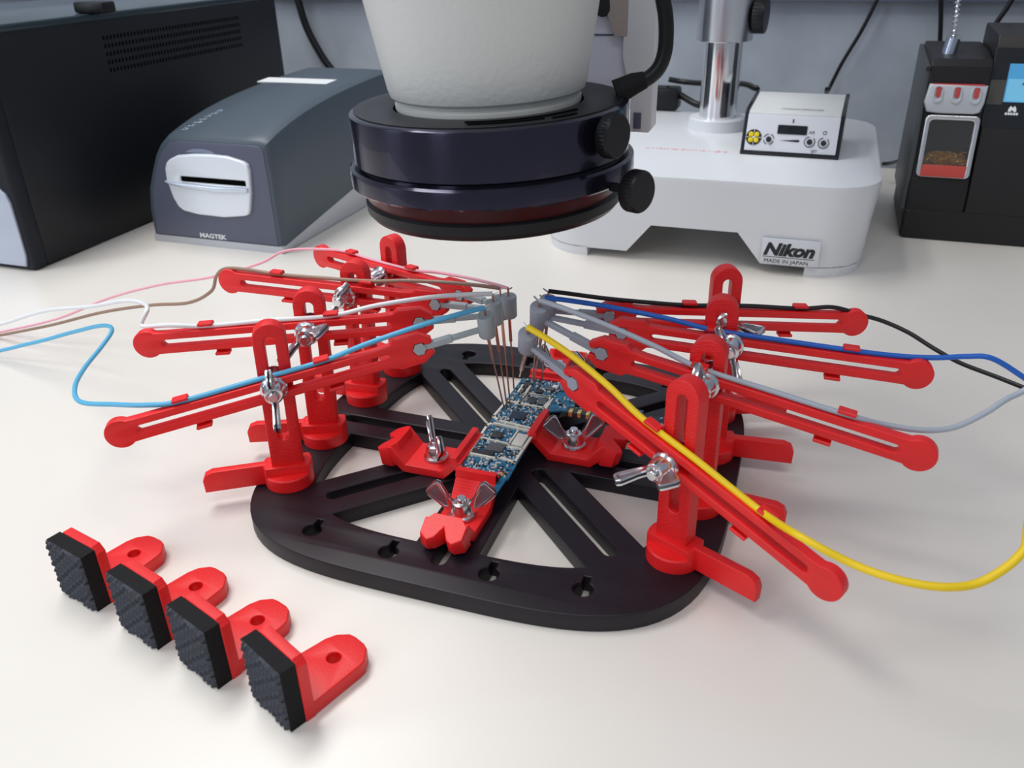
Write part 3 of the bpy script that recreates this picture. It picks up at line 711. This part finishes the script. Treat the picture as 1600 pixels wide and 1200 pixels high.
fpart('wedge_mark', [[(27, 9.6), (41, 8.8), (42, 9.8), (41, 10.8)]], .2, INK, .42)
fpart('tick_mark', [rrect(34.6, 23.4, 35.6, 26.4, .2, 1)], .2, INK, .42)
fpart('ring_mark', [circle(60, 17, 1.5, 14), circle(60, 17, 1.0, 14)], .2, INK, .42)
text('lettering', 'AR', 3.6, FM@Matrix.Translation((48, 15.6, .4)), INK, cb)
text('lettering', 'SET', 3.0, FM@Matrix.Translation((51.5, 1.6, .4)), INK, cb)
bm = bmesh.new()
for k in range(24):
    x = 27+k*1.35; box(bm, (x, 18.6, 33.52), (x+rs.uniform(.5, 1.1), 19.8, 33.75))
o = obm('printed_line', bm, INK, cb)

# ------------------------------------------------------------------ card scanner (left)
sc = thing('check_scanner', 'slate grey curved desktop scanner with silver card slot, beside the black computer', 'scanner', (-287.4, 235.7, 0), 0)
# lofted body: stations along depth y: (y, half-width-left x0, x1, z0, z1, corner)
def loft(stations, m, name, parent, M=None, smooth=35, n=5):
    b = bmesh.new(); prev = None; first = None
    for (y, x0, x1, z0, z1, rc, tp) in stations:
        L = rrect(x0, z0, x1, z1, rc, n)
        ring = [b.verts.new((x+(tp*(z-z0)/(z1-z0)*(1 if x < (x0+x1)/2 else -1)), y, z)) for x, z in L]
        if prev:
            for i in range(len(ring)): j = (i+1) % len(ring); b.faces.new((prev[i], prev[j], ring[j], ring[i]))
        else: first = ring
        prev = ring
    b.faces.new(first); b.faces.new(prev[::-1]); return obm(name, b, m, parent, M, smooth)
SL, SR = -130, 3
def zt(y):  # top profile
    return 92+ (1-math.exp(-y/75))*26
def sec(y, ins, dz):
    t = zt(y)-92; z0 = 5.6+y*.145; f = lambda z: z0+(z-5.6)*(92+t-z0)/(92-5.6)
    L = [(SL, 5.6), (-129.5, 26), (-125.5, 45), (-118.5, 60), (-111, 74), (-104, 83), (-96, 89.5), (-88, 91.8), (-60, 92.3), (-20, 92.2), (-4, 91.9), (1, 89.5), (2.4, 85), (3, 60), (3, 5.6)]
    cx = -62
    return [((x-cx)*(1-ins/65)+cx, y, f(z)-(dz if z > 50 else 0)) for x, z in L]
b = bmesh.new(); prev = None
for y, ins, dz in [(0, 4.5, 3.2), (1, 2.2, 1.4), (3.2, .5, .3), (6, 0, 0)]+[(y, 0, 0) for y in (12, 25, 40, 60, 80, 105, 135, 165, 195, 215)]:
    ring = [b.verts.new(q) for q in sec(y, ins, dz)]
    if prev:
        for i in range(len(ring)): j = (i+1) % len(ring); b.faces.new((prev[i], prev[j], ring[j], ring[i]))
    else: b.faces.new(ring)
    prev = ring
b.faces.new(prev[::-1]); obm('body', b, SLATE, sc, None, 28)
osheet('base_wedge', [[(-.5, 0), (218, 0), (218, 40), (-.5, 6.2)]], SR-SL-1, SILVERP, sc, Matrix.Translation(((SL+SR)/2, 0, 0))@YZ, bev=1.5)
FX = lambda x: x+287.4
ff = [(-124, 7.2), (-123, 26), (-119, 45), (-112.5, 60), (-105.5, 73), (-99, 81), (-92, 86.5), (-85, 88.4), (-20, 88.6), (-6, 88.2), (-2.4, 85), (-1.8, 60), (-1.8, 7.2)]
osheet('front_face', [ff], 1.2, SLATED, sc, Matrix.Translation((0, -.1, 0))@Matrix.Rotation(math.pi/2, 4, 'X'), bev=.5)
bez = [(-98.5, 66), (-96, 71), (-92, 74), (-84, 77.4), (-68, 79.4), (-52, 80), (-36, 79.4), (-20.5, 76), (-17, 73.5), (-16.2, 69), (-18.6, 50), (-22, 36), (-24, 32.4), (-28, 31), (-48.4, 28.3), (-74, 28.8), (-88, 31), (-92.6, 34), (-96.2, 41), (-98.6, 53), (-99.6, 55)]
osheet('silver_bezel', [bez, rrect(-85, 56, -21.5, 60.5, 1)], 5, mat('bright_silver', (.76, .81, .88), .28, .15), sc, Matrix.Translation((0, -1.8, 0))@Matrix.Rotation(math.pi/2, 4, 'X'), bev=1.6, res=3)
obm('card_slot', bx((-86, -2.6, 55.5), (-20.5, -.5, 61)), DARK, sc)
lip = [(-100.5, 56), (-84, 55.6), (-50, 54.6), (-19, 55.4), (-19.4, 51.5), (-50, 49.4), (-80, 51), (-97, 53.4)]
osheet('slot_lip', [lip], 5, mat('bright_silver_lip', (.62, .68, .78), .22, .5), sc, Matrix.Translation((0, -4.2, 0))@Matrix.Rotation(math.pi/2, 4, 'X'), bev=1.6, res=3)
osheet('thumb_notch', [arc(-62, 79.5, 14, 8, 172, 12)], .8, mat('slate_light', (.20, .24, .34), .4), sc, Matrix.Translation((0, -1.0, 0))@Matrix.Rotation(math.pi/2, 4, 'X')@Matrix.Translation((0, 79.5*.72, 0))@Matrix.Diagonal((1, .28, 1, 1)))
text('maker_lettering', 'MAGTEK', 5.4, frame((-79, -1.0, 8.0), (1, 0, 0), (0, .02, 1)), WINK, sc, bold=.18, xscale=1.25)
def top_pt(x, y, dz=.3): return Vector((x, y, zt(y)+dz))
bm = bmesh.new()
for k in range(7):
    y = 10+k*6; c0 = Vector((-82+k*1.5, y, zt(y)+.1)); s1 = Vector((rs.uniform(-3, 3), 3.2, zt(y+3.2)-zt(y)))
    tube(bm, [c0+Vector((-3, 0, .1)), c0+Vector((2, 1, .3)), c0+s1+Vector((0, 0, .3))], .45, 5, False)
    tube(bm, [c0+Vector((2, 0, .1)), c0+s1*.8+Vector((3, 0, .3))], .45, 5, False)
o = obm('script_mark', bm, mat('pale_blue_ink', (.35, .42, .50), .5), sc); o['label'] = 'pale unreadable script mark'
bm = bmesh.new(); y0, y1 = 137, 157
a_ = [(-96, y0), (-22, y0), (-22, y1), (-96, y1)]
vs = [bm.verts.new((x, y, zt(y)+.35)) for x, y in a_]; vs2 = [bm.verts.new((x, y, zt(y)-.6)) for x, y in a_]
bm.faces.new(vs); bm.faces.new(vs2[::-1])
for i in range(4): bm.faces.new((vs[i], vs2[i], vs2[(i+1) % 4], vs[(i+1) % 4]))
obm('paper_label', bm, PAPER, sc)

# ------------------------------------------------------------------ black computer case
pc = thing('computer_case', 'large black metal case with vent holes and silver front panel, at the far left', 'computer', (-456, 152, 0))
b = bmesh.new(); box(b, (-200, 4, 1), (0, 378, 178), None, 3, 3); obm('case', b, PCBLK, pc)
osheet('lid', [rrect(-201, 0, 1, 380, 6)], 6, mat('blue_black_gloss', (.02, .035, .045), .18), pc, Matrix.Translation((0, 0, 178)), bev=1.5)
osheet('front_bezel', [rrect(-202, 0, .5, 181, 5)], 14, PCFR, pc, Matrix.Translation((0, -2, .2))@Matrix.Rotation(math.pi/2, 4, 'X'), bev=3)
osheet('silver_panel', [[(-200, 4), (-7.5, 4), (-5, 12), (-4.5, 56), (-7, 63), (-13, 67.5), (-22, 68.5), (-200, 68.5)]], 3, mat('silver_blue_panel', (.50, .55, .66), .3, .4), pc, Matrix.Translation((0, -9.6, 0))@Matrix.Rotation(math.pi/2, 4, 'X'), bev=.8)
bm = bmesh.new()
for g in range(5):
    for k in range(46):
        y = 118+k*4.15+(g % 2)*0; z = 160-g*6.4
        for dz in (0,): box(bm, (-.3, y, z), (.12, y+1.9, z+3.2))
oo = obm('vent_holes', bm, DARK, pc, None, None); oo['kind'] = 'stuff'
tag(obm('black_plug', bx((-470, 260, 181.2), (-440, 276, 190), 2), CABLE), 'small black plug lying on top of the black computer', 'plug')

# ------------------------------------------------------------------ soldering station (right)
ss = thing('soldering_station', 'black soldering station with blue screen and brass wool cleaner, right of the microscope base', 'soldering station', (197, 419, 0))
loft([(0, 1, 200, 0, 23, 3, 0), (2, -1, 202, 0, 24.5, 4, 0), (110, -1, 202, 0, 24.5, 4, 0)], STB, 'base', ss)
# holder tower: side profile in y-z, extruded in x
tw = [(1, 24), (1, 44), (6, 56), (14, 98), (17, 134), (22, 139), (60, 143), (104, 143), (106, 24)]
osheet('holder_tower', [tw], 44, STB, ss, Matrix.Translation((21.5, 0, 0))@YZ, bev=1.6, res=3)
mt_ = [(1, 24), (1, 46), (12, 88), (24, 146), (30, 156), (104, 158), (106, 24)]
osheet('main_body', [mt_], 156, STB, ss, Matrix.Translation((44+78, 0, 0))@YZ, bev=1.6, res=3)
osheet('cheek', [[(-1, 24), (0, 30), (0, 70), (8, 100), (14, 130), (10, 134), (106, 140), (106, 24)]], 4, mat('station_grey', (.05, .055, .06), .4), ss, Matrix.Translation((-2, 3, 0))@YZ, bev=1)
def tface(z): # y of tower front at height z
    P_ = [(1, 24), (1, 44), (6, 56), (14, 98), (17, 134)]
    for (ya, za), (yb, zb_) in zip(P_, P_[1:]):
        if za <= z <= zb_: return ya+(yb-ya)*(z-za)/(zb_-za)
    return 17
TF = frame((0, tface(56), 56), (1, 0, 0), (0, 8, 42)); nT = TF.to_3x3()@Vector((0, 0, 1))
def tp(name, loops, t, m, dz=0, bev=0, res=2): return osheet(name, loops, t, m, ss, TF@Matrix.Translation((0, 0, dz)), bev=bev, res=res)
tp('window_frame', [[(2, -4), (6, -6), (8, 0), (9.5, 33), (12, 38.5), (36, 39.5), (39, 35), (37, -2), (36, -6), (42, -4), (44, 36), (40, 43), (9, 43), (4.5, 37)]][:0] or [rrect(2.5, -5.5, 42, 42.5, 4), rrect(6.2, -7+3, 38.2, 38.8, 3)], 5, mat('polished_aluminium', (.75, .76, .78), .22, .9), 2, .9)
tp('window_back', [rrect(5, -4, 39.5, 40, 2)], 1, mat('dark_bronze', (.05, .045, .035), .35), .6)
# brass wool: a tangle of thin curls
bm = bmesh.new()
for k in range(110):
    cx, cy_ = rs.uniform(8, 36.5), rs.uniform(5.5, 14); a = rs.uniform(0, 6.28); r_ = rs.uniform(1.2, 2.6)
    tube(bm, [TF@Vector((cx+r_*math.cos(a+q*1.3), cy_+r_*.6*math.sin(a+q*1.3), 1.6+.4*math.sin(q*2+a))) for q in range(4)], .32, 4, False)
oo = obm('brass_wool', bm, BRASS, ss); oo['kind'] = 'stuff'
tp('wool_bed', [[(6, 3), (38, 3), (38, 10), (30, 14), (20, 15.5), (11, 14.5), (6, 11)]], 1.2, mat('brown_wool_bed', (.22, .13, .05), .7, noise=(900, .5)), 1.2)
tp('glass_pane', [rrect(6, -3, 38.4, 39, 2)], .5, mat('clear_pane', (.9, .9, .9), .05, trans=1), 3.4)
tp('red_strip', [[(5.4, -5), (38.2, -5), (38.6, 4.2), (6.6, 4.2)]], 3.4, REDRUB, 3.2, .5)
osheet('tip_rest', [[(2, 44.5), (7, 44), (14, 43.6), (36, 43.8), (40, 45), (42, 52), (42.5, 65), (1, 65.5), (-1, 52)]], 6, SILVERP, ss, TF@Matrix.Translation((0, 0, 3.5)), bev=1.4)
for x in (8, 21.5, 35):
    tp('tip_notch', [slot(x, 57, x, 62, 1.8)], 1.0, mat('notch_red', (.45, .05, .05), .4), 6.8, .2)
    tp('notch_guard', [slot(x, 54.5, x, 60, 3.6), slot(x, 56, x, 61, 2.6)], 1.2, SILVERP, 6.9, .3)
tp('red_edge', [rrect(3, 64.6, 40, 65.8, .3, 1)], 4, mat('edge_red', (.5, .05, .05), .4), 4.2)
tp('shelf_recess', [rrect(-1, 67, 42, 76, 1.5)], 3, GLOSSB, 1.2, .4)
# control face
MF = frame((45, 13.2, 92), (1, 0, 0), (0, 12, 58))
def mp_(name, loops, t, m, dz=0, bev=0): return osheet(name, loops, t, m, ss, MF@Matrix.Translation(((-4.5 if name.startswith('emblem') else 0), 0, dz)), bev=bev)
mp_('control_panel', [rrect(-1.5, -2, 150, 57, 2)], 2, GLOSSB, 0, .4)
mp_('panel_insert', [rrect(-1, 15, 9.9, 33, .6, 2)], .8, mat('olive_grey_insert', (.055, .055, .045), .4), 1)
mp_('screen', [rrect(10.2, 17, 90, 45, .5, 2)], 1.0, SCREEN, .9)
mp_('screen_lower_band', [rrect(11, 17.6, 90, 34, .5, 2)], .3, SCREEN2, 1.5)
mp_('screen_dots', [rrect(21, 29.6, 22.6, 31.4, .3, 1)], .2, SLATED, 1.8)
mp_('screen_dots', [rrect(24.4, 29.6, 26, 31.4, .3, 1)], .2, SLATED, 1.8)
mp_('emblem', [[(19.5, 10), (19.8, 12.5), (21, 14.4), (22.4, 13), (23.8, 14.4), (25, 12.5), (25.3, 10), (23.6, 10), (22.4, 11.4), (21.2, 10)]], .2, WINK, 1.2)
for k in range(5): mp_('emblem_bar', [rrect(17.8+k*1.9, 7.6, 19.3+k*1.9, 9.4, .3, 1)], .2, WINK, 1.2)
mp_('sensor_dot', [circle(33.5, 52.5, 1.0, 10)], .3, SILVERP, 1.2)
# iron in its stand
ir = thing('soldering_iron', 'silver soldering iron tube standing in the station, steel spring above', 'soldering iron', (0, 0, 0))
a0 = ony(1473, 112, 419+40); a1 = ony(1490, 60, 419+42); a2 = ony(1497, 0, 419+44); a2 = a1+(a2-a1)*1.5
bm = bmesh.new(); a00 = a0-(a1-a0)*.12; tube(bm, [a00, a1], 5.6, 20, False, True, 5.2); obm('sleeve', bm, mat('blue_steel', (.45, .50, .60), .25, .9), ir)
bm = bmesh.new(); tube(bm, [a1, a2], 1.2, 10, False); obm('rod', bm, CHROME, ir)
ax_ = (a2-a1).normalized(); e1 = ax_.orthogonal().normalized(); e2 = ax_.cross(e1); Ls = (a2-a1).length
bm = bmesh.new(); tube(bm, [a1+ax_*(Ls*k/120)+(e1*math.cos(k*.62)+e2*math.sin(k*.62))*2.1 for k in range(121)], .45, 5, False); obm('spring', bm, CHROME, ir)

# ------------------------------------------------------------------ cables and power brick
def cable(pts, r, name, label, m=CABLE):
    bm = bmesh.new(); tube(bm, pts, r, 12); return tag(obm(name, bm, m, None, None, 60), label, 'cable')
A_ = [onp(x, y, Vector((40, 10, 0)), Vector((.34, -.94, 0)).normalized()) for x, y in ((992, 130), (1010, 124), (1028, 108), (1038, 84), (1041, 55), (1040, 25), (1036, 0), (1030, -40))]
c = cable(A_, 3.0, 'lamp_cable', 'thick black cable rising from the back of the ring light')
bm = bmesh.new(); tube(bm, [A_[0].lerp(A_[1], .9), A_[0], A_[0]+(A_[0]-A_[1])*1.6+Vector((0, 0, -1.2))], 3.3, 14, False, True, 5.0); obm('strain_relief', bm, RUB, c)
c1 = [ony(x, y, 655) for x, y in ((455, -40), (466, 2), (480, 45), (503, 88), (528, 122), (545, 150))]
cable(c1, 4.6, 'power_cable', 'thick black cable hanging on the wall behind the scanner')
cable([ony(x, y, 655) for x, y in ((1378, -20), (1368, 5), (1345, 50), (1316, 98), (1293, 143))]+[Vector((122, 560, 95))], 1.9, 'thin_cable', 'thin black cable slanting down the wall to the control box')
cable([ony(x, y, 650) for x, y in ((1470, -20), (1470, 30), (1468, 80), (1466, 115), (1466, 150))], 2.2, 'thin_cable', 'straight black cable hanging behind the soldering iron')
cable([ony(x, y, 560) for x, y in ((1592, -20), (1575, 10), (1555, 40), (1547, 70), (1546, 95))], 2.2, 'thin_cable', 'black cable curving down onto the soldering station body')
cable([Vector((62, 520, 101)), ony(1180, 138, 520), ony(1160, 131, 530), ony(1110, 131, 545), ony(1070, 128, 560), ony(1045, 124, 560)], 2.6, 'thin_cable', 'black cable running behind the column to the control box')
cable([ony(1380, 256, 600), ony(1392, 255, 590), ony(1405, 251, 560)], 1.8, 'thin_cable', 'short black cable between microscope base and soldering station')
cable([ony(1040, 138, 560), ony(1062, 148, 560), ony(1092, 164, 552), Vector((25, 540, 82))], 3.2, 'adapter_lead', 'thick black lead from the power adapter behind the column')
p = ony(1040, 150, 560)
o = obm('power_adapter', bx((p.x-22, 550, 70.5), (p.x+14, 575, 92), 3), ANODM); tag(o, 'black power adapter on the rear of the white microscope base', 'power adapter')
